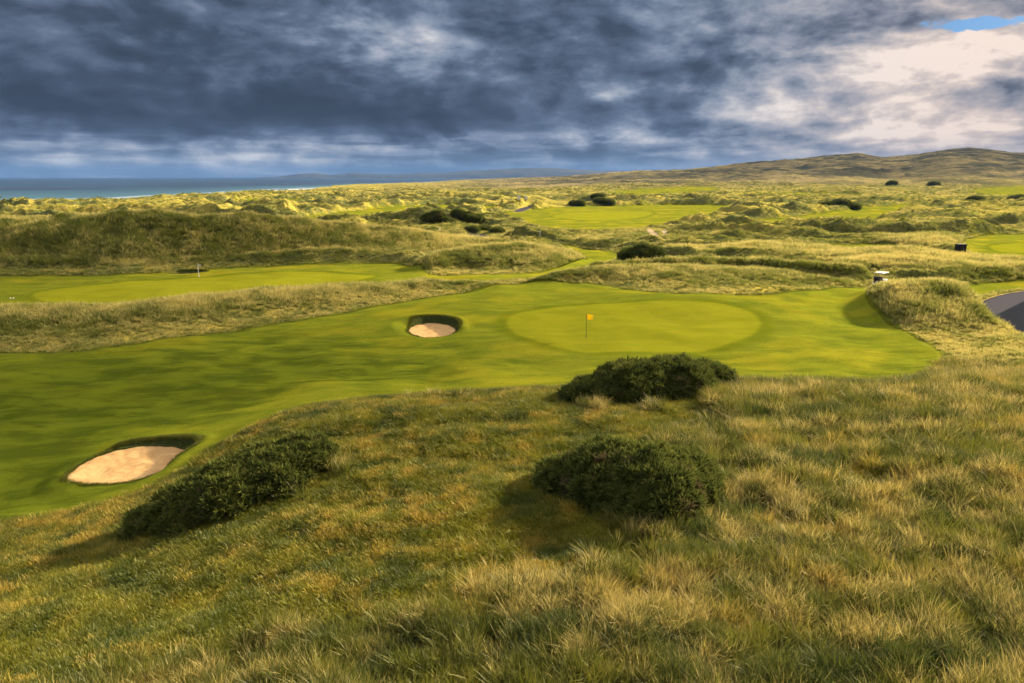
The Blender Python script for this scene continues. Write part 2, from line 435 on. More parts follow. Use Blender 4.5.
    return z, dict(fair=fair, green=green, path=path, sand=sand, wall=wall, scar=scar, dark=dark, ridge=rd, bid=bid, rough=rough)

def H1(x, y): return float(heights(np.array([x]), np.array([y]))[0])
def hit(px, py, lo=6., hi=3000.):
    """where the line of sight through a photograph point first meets the ground"""
    u = (px-512)/F; v = (341.5-py)/F
    d = np.array([u, CT+v*ST, v*CT-ST])
    t = np.exp(np.linspace(math.log(lo), math.log(hi), 1400))
    z = heights(d[0]*t, d[1]*t); below = (CAMZ+d[2]*t) < z
    i = int(np.argmax(below))
    if not below[i]: return None
    t2 = np.linspace(t[i-1], t[i], 24); z2 = heights(d[0]*t2, d[1]*t2)
    j = int(np.argmax((CAMZ+d[2]*t2) <= z2+1e-9))
    return Vector((d[0]*t2[j], d[1]*t2[j], float(z2[j])))

# ------------------------------------------------------------------ object helpers
def tag(o, label=None, cat=None, group=None, kind=None):
    if label: o['label'] = label
    if cat: o['category'] = cat
    if group: o['group'] = group
    if kind: o['kind'] = kind
    return o
def empty(name, loc, rz=0.):
    o = bpy.data.objects.new(name, None); COL.objects.link(o); o.location = loc; o.rotation_euler = (0, 0, rz)
    o.empty_display_size = .3
    return o
def np_mesh(name, V, Fc, mat, parent=None, attrs=None, smooth=True, link=True):
    """V (n,3), Fc (m,3|4) arrays -> one mesh object"""
    me = bpy.data.meshes.new(name); V = np.asarray(V, np.float32); Fc = np.asarray(Fc, np.int32)
    k = Fc.shape[1]
    me.vertices.add(len(V)); me.vertices.foreach_set('co', V.ravel())
    me.loops.add(Fc.size); me.loops.foreach_set('vertex_index', Fc.ravel())
    me.polygons.add(len(Fc)); me.polygons.foreach_set('loop_start', np.arange(0, Fc.size, k, dtype=np.int32))
    me.polygons.foreach_set('loop_total', np.full(len(Fc), k, np.int32))
    me.polygons.foreach_set('use_smooth', np.full(len(Fc), smooth))
    me.update(calc_edges=True)
    if attrs:
        for a_, d_ in attrs.items():
            at = me.attributes.new(a_, 'FLOAT', 'POINT'); at.data.foreach_set('value', np.asarray(d_, np.float32))
    if mat: me.materials.append(mat)
    o = bpy.data.objects.new(name, me)
    if link: COL.objects.link(o)
    if parent: o.parent = parent
    return o
def mat_nodes(name):
    m = bpy.data.materials.new(name); m.use_nodes = True; t = m.node_tree; t.nodes.clear()
    N = NT(t); out = N.n('ShaderNodeOutputMaterial'); return m, N, out
def pbsdf(N, col, rough=.8, spec=.3, normal=None, metal=0.):
    b = N.n('ShaderNodeBsdfPrincipled'); N.put(b.inputs['Base Color'], col); N.put(b.inputs['Roughness'], rough)
    N.put(b.inputs['Specular IOR Level'], spec); N.put(b.inputs['Metallic'], metal)
    if normal is not None: N.put(b.inputs['Normal'], normal)
    return b.outputs[0]
def simple_mat(name, col, rough=.6, spec=.4, var=.12, scale=6., metal=0.):
    m, N, out = mat_nodes(name)
    tc = N.n('ShaderNodeTexCoord'); n = N.noise(tc.outputs['Object'], scale, 4)
    c = N.mix(N.sm(n, .3, .7), tuple(max(0, k*(1-var)) for k in col), tuple(k*(1+var) for k in col))
    N.put(out.inputs[0], pbsdf(N, c, rough, spec, None, metal)); return m

# ------------------------------------------------------------------ turf material for the whole land sheet
def land_material():
    m, N, out = mat_nodes('links_turf')
    g = N.n('ShaderNodeNewGeometry'); P = g.outputs['Position']
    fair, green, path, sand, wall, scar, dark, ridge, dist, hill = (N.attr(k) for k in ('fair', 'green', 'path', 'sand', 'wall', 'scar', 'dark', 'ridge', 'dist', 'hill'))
    mead = N.attr('mead')
    n1 = N.noise(P, .9, 5, .6); n2 = N.noise(P, .22, 4, .55); n3 = N.noise(P, 5.5, 4, .65); n4 = N.noise(P, .045, 4, .55)
    n5 = N.noise(P, 22., 3, .7)
    # rough: olive turf with rust and gold patches
    rough = N.mix(N.sm(n1, .38, .62), (.060, .062, .005), (.165, .125, .010))
    rough = N.mix(N.mul(N.sm(n2, .46, .62), N.sm(n3, .35, .65)), rough, (.24, .115, .010))
    rough = N.mix(N.sm(n5, .45, .75), rough, (.035, .042, .010))
    # dune grass further out
    t1 = N.noise(P, .55, 6, .68, .6)
    t2 = N.noise(P, .11, 5, .6, .5)
    dune = N.mix(N.sm(t1, .34, .62), (.070, .075, .014), (.32, .25, .055))
    dune = N.mix(N.sm(t2, .46, .60, 0, .85), dune, (.095, .105, .028))
    dune = N.mix(N.sm(n4, .52, .66, 0, .6), dune, (.38, .30, .05))
    rough = N.mix(N.sm(dist, 38, 75), rough, dune)
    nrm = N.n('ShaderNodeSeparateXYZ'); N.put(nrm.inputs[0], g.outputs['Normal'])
    face_shade = N.mul(N.sm(N.mul(nrm.outputs[1], -1.), .05, .26), N.sm(dist, 80, 130))     # near faces greener: dune shading put into the colour
    rough = N.mix(N.mul(face_shade, .75), rough, (.070, .082, .026))
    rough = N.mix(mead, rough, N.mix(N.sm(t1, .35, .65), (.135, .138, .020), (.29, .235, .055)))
    rough = N.mix(N.sm(fair, 1.6, .3), rough, N.mix(n1, (.060, .072, .010), (.115, .120, .016)))
    # moor on the hills
    hn = N.noise(P, .009, 6, .62, .4); hn2 = N.noise(P, .035, 5, .65)
    moor = N.mix(N.sm(hn, .40, .60), (.052, .052, .032), (.18, .148, .068))
    moor = N.mix(N.sm(hn2, .48, .64, 0, .7), moor, (.040, .042, .026))
    rough = N.mix(hill, rough, moor)
    # mown fairway
    mp = N.n('ShaderNodeMapping'); N.put(mp.inputs[0], P); mp.inputs['Rotation'].default_value = (0, 0, .5); mp.inputs['Scale'].default_value = (.16, .42, .3)
    f1 = N.noise(mp.outputs[0], 1.6, 6, .62, .4); f2 = N.noise(P, .14, 3, .5)
    fw = N.mix(N.sm(f1, .30, .70), (.058, .082, .0060), (.118, .131, .0080))
    fw = N.mix(N.mul(N.sm(f2, .47, .66), N.sm(dist, 30, 200, .45, .9)), fw, (.195, .165, .008))
    stripe = N.m('SINE', N.add(N.mul(fair, 2.4), N.mul(f2, 4.)))          # mowing passes follow the edge of the cut
    fw = N.mix(N.mul(N.sm(stripe, -.5, .5), N.sm(dist, 140, 60, 0, .22)), fw, (.060, .085, .004))
    fw = N.mix(N.mul(N.sm(n5, .42, .66), .45), fw, (.180, .165, .020))
    fw = N.mix(N.mul(N.sm(N.noise(P, 2.1, 5, .7), .54, .70), .35), fw, (.040, .052, .005))
    fw = N.mix(N.sm(n3, .40, .72, 0, .30), fw, (.058, .072, .004))
    zp = N.n('ShaderNodeSeparateXYZ'); N.put(zp.inputs[0], P)
    hollow_shade = N.mul(N.sm(N.add(zp.outputs[2], N.mul(N.sub(f1, .5), 1.2)), .35, -.40), N.sm(dist, 78, 58))   # shade over the low fairway, put into its colour as deeper green
    fw = N.mix(N.mul(hollow_shade, .8), fw, N.mix(N.sm(f1, .4, .6), (.032, .047, .004), (.066, .086, .006)))
    gr = N.mix(N.sm(f1, .35, .65), (.122, .130, .0070), (.146, .148, .0085))
    gr = N.mix(N.sm(n1, .45, .7, 0, .35), gr, (.120, .126, .0034))
    edge = N.sm(N.add(green, N.mul(N.sub(n1, .5), 1.2)), 1.9, .5)          # the darker collar round each green
    fw = N.mix(N.mul(edge, .55), fw, (.066, .082, .003))
    en = N.mul(N.sub(n3, .5), .7)
    col = N.mix(N.sm(N.add(fair, N.add(en, N.mul(N.mul(N.sub(n2, .5), .10), N.m('MAXIMUM', N.sub(dist, 90.), 0.)))), N.add(.25, N.mul(dist, .008)), N.mul(dist, -.008)), rough, fw)
    col = N.mix(N.sm(N.add(green, N.mul(N.sub(n3, .5), .8)), .35, -.35), col, gr)
    # turf-stack face of the bunkers
    sp = N.n('ShaderNodeSeparateXYZ'); N.put(sp.inputs[0], P)
    lay = N.m('SINE', N.mul(sp.outputs[2], 62.))
    face = N.mix(N.sm(lay, -.6, .6), (.020, .026, .007), (.040, .052, .012))
    face = N.mix(N.sm(n3, .52, .66), face, (.060, .058, .022))
    col = N.mix(N.sm(wall, .12, -.05), col, face)
    s1 = N.noise(P, 1.3, 4, .6, .8)
    sd = N.mix(N.sm(s1, .35, .65), (.35, .215, .090), (.44, .285, .125))
    col = N.mix(N.sm(sand, .05, -.03), col, sd)
    col = N.mix(N.sm(N.add(scar, N.mul(N.sub(n1, .5), 2.)), .3, -.3), col, (.34, .27, .16))
    tar = N.mix(N.sm(n5, .3, .7), (.036, .036, .044), (.052, .050, .058))
    tar = N.mix(N.sm(dark, .1, -.1), tar, (.014, .016, .021))  # the path's cast shadow, put into the tarmac colour
    verge = N.sm(path, .40, .05)
    col = N.mix(N.mul(verge, .8), col, (.24, .19, .11))
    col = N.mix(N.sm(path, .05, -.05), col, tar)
    # relief: tussocks in the rough, nap on the mown turf
    ismow = N.m('MAXIMUM', N.m('MAXIMUM', N.sm(fair, .2, -.2), N.sm(sand, .2, 0)), N.sm(path, .1, -.1))
    bh = N.mul(N.mul(t1, N.sm(dist, 30, 90, .15, 1.1)), N.sub(1., ismow))
    bh = N.add(bh, N.mul(N.mul(hn2, hill), 6.))
    bh = N.add(bh, N.mul(n3, N.add(.035, N.mul(N.sub(1., ismow), .10))))
    bh = N.add(bh, N.mul(N.m('SINE', N.add(N.mul(N.m('SQRT', N.m('ABSOLUTE', sand)), 60.), N.mul(s1, 14.))), N.mul(N.sm(sand, 0, -.1), .004)))
    bp = N.n('ShaderNodeBump'); bp.inputs['Strength'].default_value = .9; bp.inputs['Distance'].default_value = 1.
    N.put(bp.inputs['Height'], bh)
    b = pbsdf(N, col, .9, 0., bp.outputs[0])
    N.put(out.inputs[0], b)
    return m
LAND = land_material()

# ------------------------------------------------------------------ the land as one fan of cells that coarsens outward
def build_land():
    u = np.linspace(-.98, .98, 1300)
    azc = np.arctan(u)
    azs = np.linspace(azc[-1], 2*math.pi+azc[0], 62)[1:-1]
    az = np.concatenate([azc, azs])
    def seg(a_, b_, n): return np.exp(np.linspace(math.log(a_), math.log(b_), n, endpoint=False))
    r = np.concatenate([seg(1.2, 9, 40), seg(9, 24, 130), seg(24, 112, 640), seg(112, 320, 230), seg(320, 3400, 330), seg(3400, 12500, 30), [12500.]])
    nr, na = len(r), len(az)
    R, A = np.meshgrid(r, az, indexing='ij')
    x = (R*np.sin(A)).ravel(); y = (R*np.cos(A)).ravel()
    z, M = heights(x, y, True)
    V = np.stack([x, y, z], 1)
    i, j = np.meshgrid(np.arange(nr-1), np.arange(na), indexing='ij'); j2 = (j+1) % na
    Q = np.stack([i*na+j, i*na+j2, (i+1)*na+j2, (i+1)*na+j], -1).reshape(-1, 4)[:, ::-1]
    rr = np.hypot(x, y)
    px = pxof(x, y)
    hill = sstep(y, 430, 900)*sstep(px, 380, 640)+sstep(y, 1200, 1800)*(px <= 640)*.0
    hill = np.clip(sstep(y+180*fbm(x/150, y/150, 2, .5, 70.), 480, 900)*sstep(px, 330, 560), 0, 1)
    mead = sstep(fbm(x/62, y/26, 3, .5, 120.), .02, .22)*sstep(rr, 140, 200)
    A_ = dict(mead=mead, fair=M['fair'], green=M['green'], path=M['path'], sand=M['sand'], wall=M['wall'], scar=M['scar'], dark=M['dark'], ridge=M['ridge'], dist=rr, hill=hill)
    def fm(k): return M[k][Q].mean(1)
    zone = np.zeros(len(Q), int)
    zone[fm('fair') < 0] = 1
    zone[fm('green') < 0] = 2
    zone[fm('path') < 0] = 3
    fs, fwl = fm('sand'), fm('wall'); fb = M['bid'][Q].max(1)
    cx, cyy = x[Q].mean(1), y[Q].mean(1)
    for b, (P, zs) in enumerate(BUNKW):
        s = sdf(P, cx, cyy, 6)
        inb = (fb == b)
        zone[inb & (fwl < 0)] = 10+2*b+1
        zone[s < 0] = 10+2*b
    # centre cap
    def put(name, sel, loc=(0, 0, 0), parent=None, extra=None):
        q = Q[sel]; used, inv = np.unique(q.ravel(), return_inverse=True)
        o = np_mesh(name, V[used]-np.array(loc), inv.reshape(-1, 4), LAND, parent, {k: v[used] for k, v in A_.items()})
        return o
    tag(put('ground', zone == 0), kind='structure')
    tag(put('fairway', zone == 1), kind='structure')
    tag(put('putting_green', zone == 2), kind='structure')
    tag(put('path', zone == 3), kind='structure')
    labels = ['large kidney-shaped sand bunker at the left of the near fairway, half in shade',
              'small round pot bunker with pink sand left of the near putting green',
              'narrow dark slot of a bunker on the far side of the left putting green']
    for b, (P, zs) in enumerate(BUNKW):
        c = (*P.mean(0), zs)
        e_ = empty('bunker', c); tag(e_, labels[b], 'bunker')
        put('sand', zone == 10+2*b, c, e_)
        put('turf_face', zone == 11+2*b, c, e_)
build_land()

# ------------------------------------------------------------------ sea
def build_sea():
    az = np.concatenate([np.arctan(np.linspace(-1.1, .35, 500)), np.linspace(.36, 2*math.pi-.86, 40)])
    r = np.exp(np.linspace(math.log(330), math.log(14500), 420))
    R, A = np.meshgrid(r, az, indexing='ij'); x = (R*np.sin(A)).ravel(); y = (R*np.cos(A)).ravel()
    na = len(az); i, j = np.meshgrid(np.arange(len(r)-1), np.arange(na), indexing='ij'); j2 = (j+1) % na
    Q = np.stack([i*na+j, i*na+j2, (i+1)*na+j2, (i+1)*na+j], -1).reshape(-1, 4)[:, ::-1]
    px = pxof(x, y); ys = np.interp(px, _shore[:, 0], _shore[:, 1])*(1+.03*fbm(x/160, y*0, 2, .5, 51.))
    m, N, out = mat_nodes('sea_water')
    g = N.n('ShaderNodeNewGeometry'); P = g.outputs['Position']; off = N.attr('off')
    n = N.noise(P, .02, 6, .65, .5); nb = N.noise(P, .004, 5, .6, .8)
    mp = N.n('ShaderNodeMapping'); N.put(mp.inputs[0], P); mp.inputs['Scale'].default_value = (.004, .012, .01)
    w1 = N.noise(mp.outputs[0], 1., 5, .65, .6)
    br = N.m('SINE', N.add(N.mul(off, .045), N.mul(w1, 9.)))
    foam = N.m('MAXIMUM', N.mul(N.sm(off, 300, 40), N.sm(N.add(br, N.mul(w1, 1.2)), .75, 1.25)), N.sm(N.add(off, N.mul(w1, 90.)), 62, 40))
    cap = N.sm(N.noise(P, .03, 7, .75), .70, .76)
    deep = N.mix(N.sm(nb, .4, .6), (.002, .014, .034), (.005, .027, .060))
    deep = N.mix(N.sm(off, 900, 50, 0, .7), deep, (.035, .105, .135))
    col = N.mix(N.m('MAXIMUM', foam, N.mul(cap, .5)), deep, (.62, .64, .64))
    bp = N.n('ShaderNodeBump'); bp.inputs['Strength'].default_value = .8; bp.inputs['Distance'].default_value = 2.2; N.put(bp.inputs['Height'], n)
    N.put(out.inputs[0], pbsdf(N, col, .5, .12, bp.outputs[0]))
    o = np_mesh('sea', np.stack([x, y, np.full(x.shape, SEA)], 1), Q, m, None, {'off': (y-ys)})
    tag(o, kind='structure')
build_sea()

def build_headland():
    prof = np.array([(250,178),(275,176.9),(296,174.4),(316,173.2),(330,174.8),(343,174.2),(352,172.8),(368,174),(400,174.6),(420,173.2),(440,173.6),(470,171),(500,169.8),(520,168.5),(545,168.3),(570,169.5),(600,171),(640,172),(720,175),(780,178)], float)
    pxs = np.linspace(250, 780, 420); depth = np.linspace(-1, 1, 24)
    X, D = np.meshgrid(pxs, depth, indexing='ij')
    Y = 9600+D*1300+0*X
    x = (X-512)/F*Y/1.028
    top = CAMZ+9600*(HZ-np.interp(X, prof[:, 0], prof[:, 1]))/F
    n = fbm(x/500, Y/500, 5, .55, 80.)
    z = SEA-3+(top-SEA+3)*np.clip(np.cos(D*math.pi/2), 0, 1)**.7*(1+.08*n*(np.abs(D) > .1))
    V = np.stack([x.ravel(), Y.ravel(), z.ravel()], 1); na = len(depth)
    i, j = np.meshgrid(np.arange(len(pxs)-1), np.arange(na-1), indexing='ij')
    Q = np.stack([i*na+j, (i+1)*na+j, (i+1)*na+j+1, i*na+j+1], -1).reshape(-1, 4)
    m, N, out = mat_nodes('headland_heath'); g = N.n('ShaderNodeNewGeometry')
    N.put(out.inputs[0], pbsdf(N, N.mix(N.sm(N.noise(g.outputs['Position'], .003, 5), .4, .6), (.012, .018, .022), (.03, .035, .03)), .9, .1))
    tag(np_mesh('hills', V, Q, m), kind='structure')
build_headland()

def build_haze():
    m, N, out = mat_nodes('sea_air')
    pv = N.n('ShaderNodeVolumePrincipled'); pv.inputs['Color'].default_value = (.085, .19, .45, 1)
    pv.inputs['Density'].default_value = HAZE; pv.inputs['Anisotropy'].default_value = 0.
    m.node_tree.links.new(pv.outputs[0], out.inputs['Volume'])
    lo, hi = (-15000, -15000, -25), (15000, 15000, 190)
    V = [(x, y, z) for x in (lo[0], hi[0]) for y in (lo[1], hi[1]) for z in (lo[2], hi[2])]
    Q = [(0, 1, 3, 2), (4, 6, 7, 5), (0, 4, 5, 1), (2, 3, 7, 6), (0, 2, 6, 4), (1, 5, 7, 3)]
    o = np_mesh('haze', V, Q, m, smooth=False); tag(o, kind='stuff')
HAZE = 5.4e-5
build_haze()

def build_shade_cloud(gx, gy, rx, ry, alt, thick, seed, rot=0., clear=.62, rag=.75):
    """an added, unseen cloud whose shadow falls round (gx, gy)"""
    k = alt/SUND.z; cx, cyy = gx+SUND.x*k, gy+SUND.y*k
    nu, nv = 160, 80; th = np.linspace(0, 2*math.pi, nu, endpoint=False); ph = np.linspace(-math.pi/2, math.pi/2, nv)
    T, Pp = np.meshgrid(th, ph); X, Y, Z = np.cos(Pp)*np.cos(T), np.cos(Pp)*np.sin(T), np.sin(Pp)
    n = fbm(X*1.6+Z*.9+seed, Y*1.6-Z*.7+seed, 6, .58, seed)
    k2 = 1+rag*n; c, s_ = math.cos(rot), math.sin(rot)
    X, Y, Z = X*rx*k2, Y*ry*k2, np.where(Z > 0, Z, Z*.35)*thick*(1+1.2*np.abs(n))
    V = np.stack([cx+X*c-Y*s_, cyy+X*s_+Y*c, alt+Z], -1).reshape(-1, 3)
    Q = [(i*nu+j, i*nu+(j+1) % nu, (i+1)*nu+(j+1) % nu, (i+1)*nu+j) for i in range(nv-1) for j in range(nu)]
    m, N, out = mat_nodes('shade_cloud_shell')
    d = N.n('ShaderNodeBsdfDiffuse'); N.put(d.inputs[0], (.85, .86, .88)); t = N.n('ShaderNodeBsdfTransparent')
    g = N.n('ShaderNodeNewGeometry'); lw = N.n('ShaderNodeLayerWeight'); lw.inputs[0].default_value = .5
    ns = N.noise(g.outputs['Position'], 2.2/rx, 6, .6)
    ms = N.n('ShaderNodeMixShader'); N.put(ms.inputs[0], N.sm(ns, .62, .38, 1-clear, 1-clear*.55))
    m.node_tree.links.new(t.outputs[0], ms.inputs[1]); m.node_tree.links.new(d.outputs[0], ms.inputs[2])
    N.put(out.inputs[0], ms.outputs[0])
    tag(np_mesh('shade_cloud', V, Q, m), kind='structure')  # out of view, added only for the shade it casts
build_shade_cloud(-74, 38, 62, 23, 420, 60, 3.3, 0., .52, .28)  # added to shade the near left fairway
build_shade_cloud(-80, 100, 50, 17, 420, 34, 5.2, .1, .62, .28)  # added to shade the left putting green
build_shade_cloud(1150, 1650, 900, 480, 900, 150, 8.1, .5, .80)  # added to dim the far hills

# ------------------------------------------------------------------ grasses
def grass_material(short=False, silver=False):
    m, N, out = mat_nodes('grazed_turf' if short else 'dune_grass')
    tone = N.attr('tone', 'INSTANCER'); dry = N.attr('dry', 'INSTANCER'); hgt = N.attr('hgt'); rnd = N.attr('rnd')
    k = N.add(N.mul(hgt, .55), N.add(N.mul(N.sub(rnd, .5), .75), N.mul(N.sub(dry, .5), 1.1)))
    green = N.mix(tone, (.040, .058, .010), (.140, .142, .016))
    green = N.mix(N.sm(rnd, .7, 1., 0, .5), green, (.080, .100, .040))
    straw = N.mix(rnd, (.30, .225, .050), (.42, .35, .12))
    rust = N.mix(N.sm(rnd, .1, .5), (.22, .115, .014), (.27, .19, .025))
    straw = N.mix(N.mul(N.sm(tone, .55, .95), .7), straw, rust)
    if silver:
        green = N.mix(tone, (.078, .100, .016), (.185, .200, .032))
        straw = N.mix(rnd, (.38, .31, .070), (.52, .45, .15))
    if short:
        green = N.mix(tone, (.050, .070, .006), (.170, .165, .010))
        straw = N.mix(N.sm(rnd, .2, .8), (.27, .15, .012), (.31, .25, .035))
        k = N.add(N.mul(hgt, .30), N.add(N.mul(N.sub(rnd, .5), .9), N.mul(N.sub(dry, .5), 1.5)))
    c = N.mix(N.sm(k, .20, .80), green, straw)
    d = N.n('ShaderNodeBsdfDiffuse'); N.put(d.inputs[0], c)
    t = N.n('ShaderNodeBsdfTranslucent'); N.put(t.inputs[0], c)
    gl = N.n('ShaderNodeBsdfGlossy'); N.put(gl.inputs[0], (.5, .5, .5)); gl.inputs['Roughness'].default_value = .5
    ms = N.n('ShaderNodeMixShader'); ms.inputs[0].default_value = .38
    m.node_tree.links.new(d.outputs[0], ms.inputs[1]); m.node_tree.links.new(t.outputs[0], ms.inputs[2])
    m2 = N.n('ShaderNodeMixShader'); m2.inputs[0].default_value = .03
    m.node_tree.links.new(ms.outputs[0], m2.inputs[1]); m.node_tree.links.new(gl.outputs[0], m2.inputs[2])
    N.put(out.inputs[0], m2.outputs[0]); return m
GRASS = grass_material(); TURF = grass_material(True); MARRAM = grass_material(False, True)

def tuft(name, n, h, rad, wid, spread, lean, seed, segs=3, mat=None):
    rg = np.random.default_rng(seed)
    V, Q, hg, rn = [], [], [], []
    a_ = rg.random(n)*2*math.pi; rr = rad*np.sqrt(rg.random(n))
    for k in range(n):
        bx, by = rr[k]*math.cos(a_[k]), rr[k]*math.sin(a_[k])
        L = h*rg.uniform(.55, 1.15); w = wid*rg.uniform(.6, 1.3)
        da = a_[k]+rg.normal(0, .7); sp = spread*rg.uniform(.3, 1.3)
        dx, dy = math.cos(da)*sp+lean, math.sin(da)*sp
        bend = rg.uniform(.3, 1.1)
        fa = rg.random()*math.pi; wx, wy = math.cos(fa)*w, math.sin(fa)*w
        b0 = len(V); r_ = rg.random()
        for s in range(segs+1):
            t = s/segs
            off = (t+bend*t*t)*.62
            z = L*(t-.28*bend*t*t)-.03
            cx, cyy = bx+dx*L*off, by+dy*L*off
            ww = (1-t)**.7*(1 if s else .7)
            if s == segs:
                V.append((cx, cyy, z)); hg.append(1.); rn.append(r_)
            else:
                V += [(cx-wx*ww, cyy-wy*ww, z), (cx+wx*ww, cyy+wy*ww, z)]; hg += [t, t]; rn += [r_, r_]
        for s in range(segs-1):
            i = b0+2*s; Q += [(i, i+1, i+3), (i, i+3, i+2)]
        i = b0+2*(segs-1); Q.append((i, i+1, i+2))
    return np_mesh(name, V, Q, mat or GRASS, None, {'hgt': hg, 'rnd': rn}, smooth=False, link=False)

def coll(name, objs):
    c = bpy.data.collections.new(name)
    for o in objs: c.objects.link(o)
    return c

def scatter(name, col, V, rot, scl, idx, tone, dry, label=None):
    me = bpy.data.meshes.new(name); me.vertices.add(len(V)); me.vertices.foreach_set('co', np.asarray(V, np.float32).ravel())
    for nm, ty, d in (('rot', 'FLOAT_VECTOR', rot), ('scl', 'FLOAT_VECTOR', scl)):
        at = me.attributes.new(nm, ty, 'POINT'); at.data.foreach_set('vector', np.asarray(d, np.float32).ravel())
    at = me.attributes.new('pick', 'INT', 'POINT'); at.data.foreach_set('value', np.asarray(idx, np.int32))
    for nm, d in (('tone', tone), ('dry', dry)):
        at = me.attributes.new(nm, 'FLOAT', 'POINT'); at.data.foreach_set('value', np.asarray(d, np.float32))
    o = bpy.data.objects.new(name, me); COL.objects.link(o)
    g = bpy.data.node_groups.new(name, 'GeometryNodeTree')
    g.interface.new_socket('Geometry', in_out='INPUT', socket_type='NodeSocketGeometry')
    g.interface.new_socket('Geometry', in_out='OUTPUT', socket_type='NodeSocketGeometry')
    gi = g.nodes.new('NodeGroupInput'); go = g.nodes.new('NodeGroupOutput')
    mp = g.nodes.new('GeometryNodeMeshToPoints'); ip = g.nodes.new('GeometryNodeInstanceOnPoints')
    ci = g.nodes.new('GeometryNodeCollectionInfo'); ci.inputs['Collection'].default_value = col
    ci.inputs['Separate Children'].default_value = True; ci.inputs['Reset Children'].default_value = True
    def na(nm, ty):
        n = g.nodes.new('GeometryNodeInputNamedAttribute'); n.data_type = ty; n.inputs[0].default_value = nm; return n.outputs[0]
    ln = g.links.new
    ln(gi.outputs[0], mp.inputs['Mesh']); ln(mp.outputs[0], ip.inputs['Points']); ln(ci.outputs[0], ip.inputs['Instance'])
    ip.inputs['Pick Instance'].default_value = True
    ln(na('pick', 'INT'), ip.inputs['Instance Index'])
    er = g.nodes.new('FunctionNodeEulerToRotation'); ln(na('rot', 'FLOAT_VECTOR'), er.inputs[0]); ln(er.outputs[0], ip.inputs['Rotation'])
    ln(na('scl', 'FLOAT_VECTOR'), ip.inputs['Scale']); ln(ip.outputs[0], go.inputs[0])
    md = o.modifiers.new('grass', 'NODES'); md.node_group = g
    tag(o, label, None, None, 'stuff')
    return o

marram = coll('marram_sources', [tuft('tuft_a%d' % k, 54, .62, .16, .011, .50, .20, 100+k) for k in range(6)])
turf = coll('turf_sources', [tuft('tuft_b%d' % k, 40, .15, .20, .010, .80, .10, 200+k, 2, TURF) for k in range(5)])
clump = coll('clump_sources', [tuft('tuft_c%d' % k, 34, .78, .36, .030, .50, .14, 300+k, 2, MARRAM) for k in range(5)])

def pts(n, r0, r1, p=0., amin=-.90, amax=.90):
    """random ground points in the wedge, density falling as r**-p"""
    q = rng.random(n); k = 2-p
    r = np.exp(math.log(r0)+q*math.log(r1/r0)) if abs(k) < 1e-6 else (r0**k+q*(r1**k-r0**k))**(1/k)
    u = rng.uniform(amin, amax, n); a_ = np.arctan(u)
    return r*np.sin(a_), r*np.cos(a_)

def meadow(x, y):
    return sstep(fbm(x/62, y/26, 3, .5, 120.), .02, .22)

_NB = [hit(*q) for q in ((560, 500), (600, 512), (640, 524), (680, 515), (705, 495), (590, 408), (650, 410), (715, 400), (150, 540), (200, 535), (250, 522), (300, 496), (335, 470))]
def longness(x, y):
    """1 where the grass stands long and pale, 0 where it is grazed turf"""
    px = pxof(x, y); r = np.hypot(x, y)
    v = .55*sstep(px, 560, 820)+.62*sstep(r, 18, 13)+.02
    v -= .25*sstep(px, 420, 150)*sstep(r, 15, 20)
    for q in _NB: v = v+.42*np.exp(-((x-q.x)**2+(y-q.y)**2)/.8)
    v += .55*fbm(x/3.2, y/2.6, 3, .6, 90.)+.42*fbm(x/9, y/7, 2, .5, 91.)
    return v

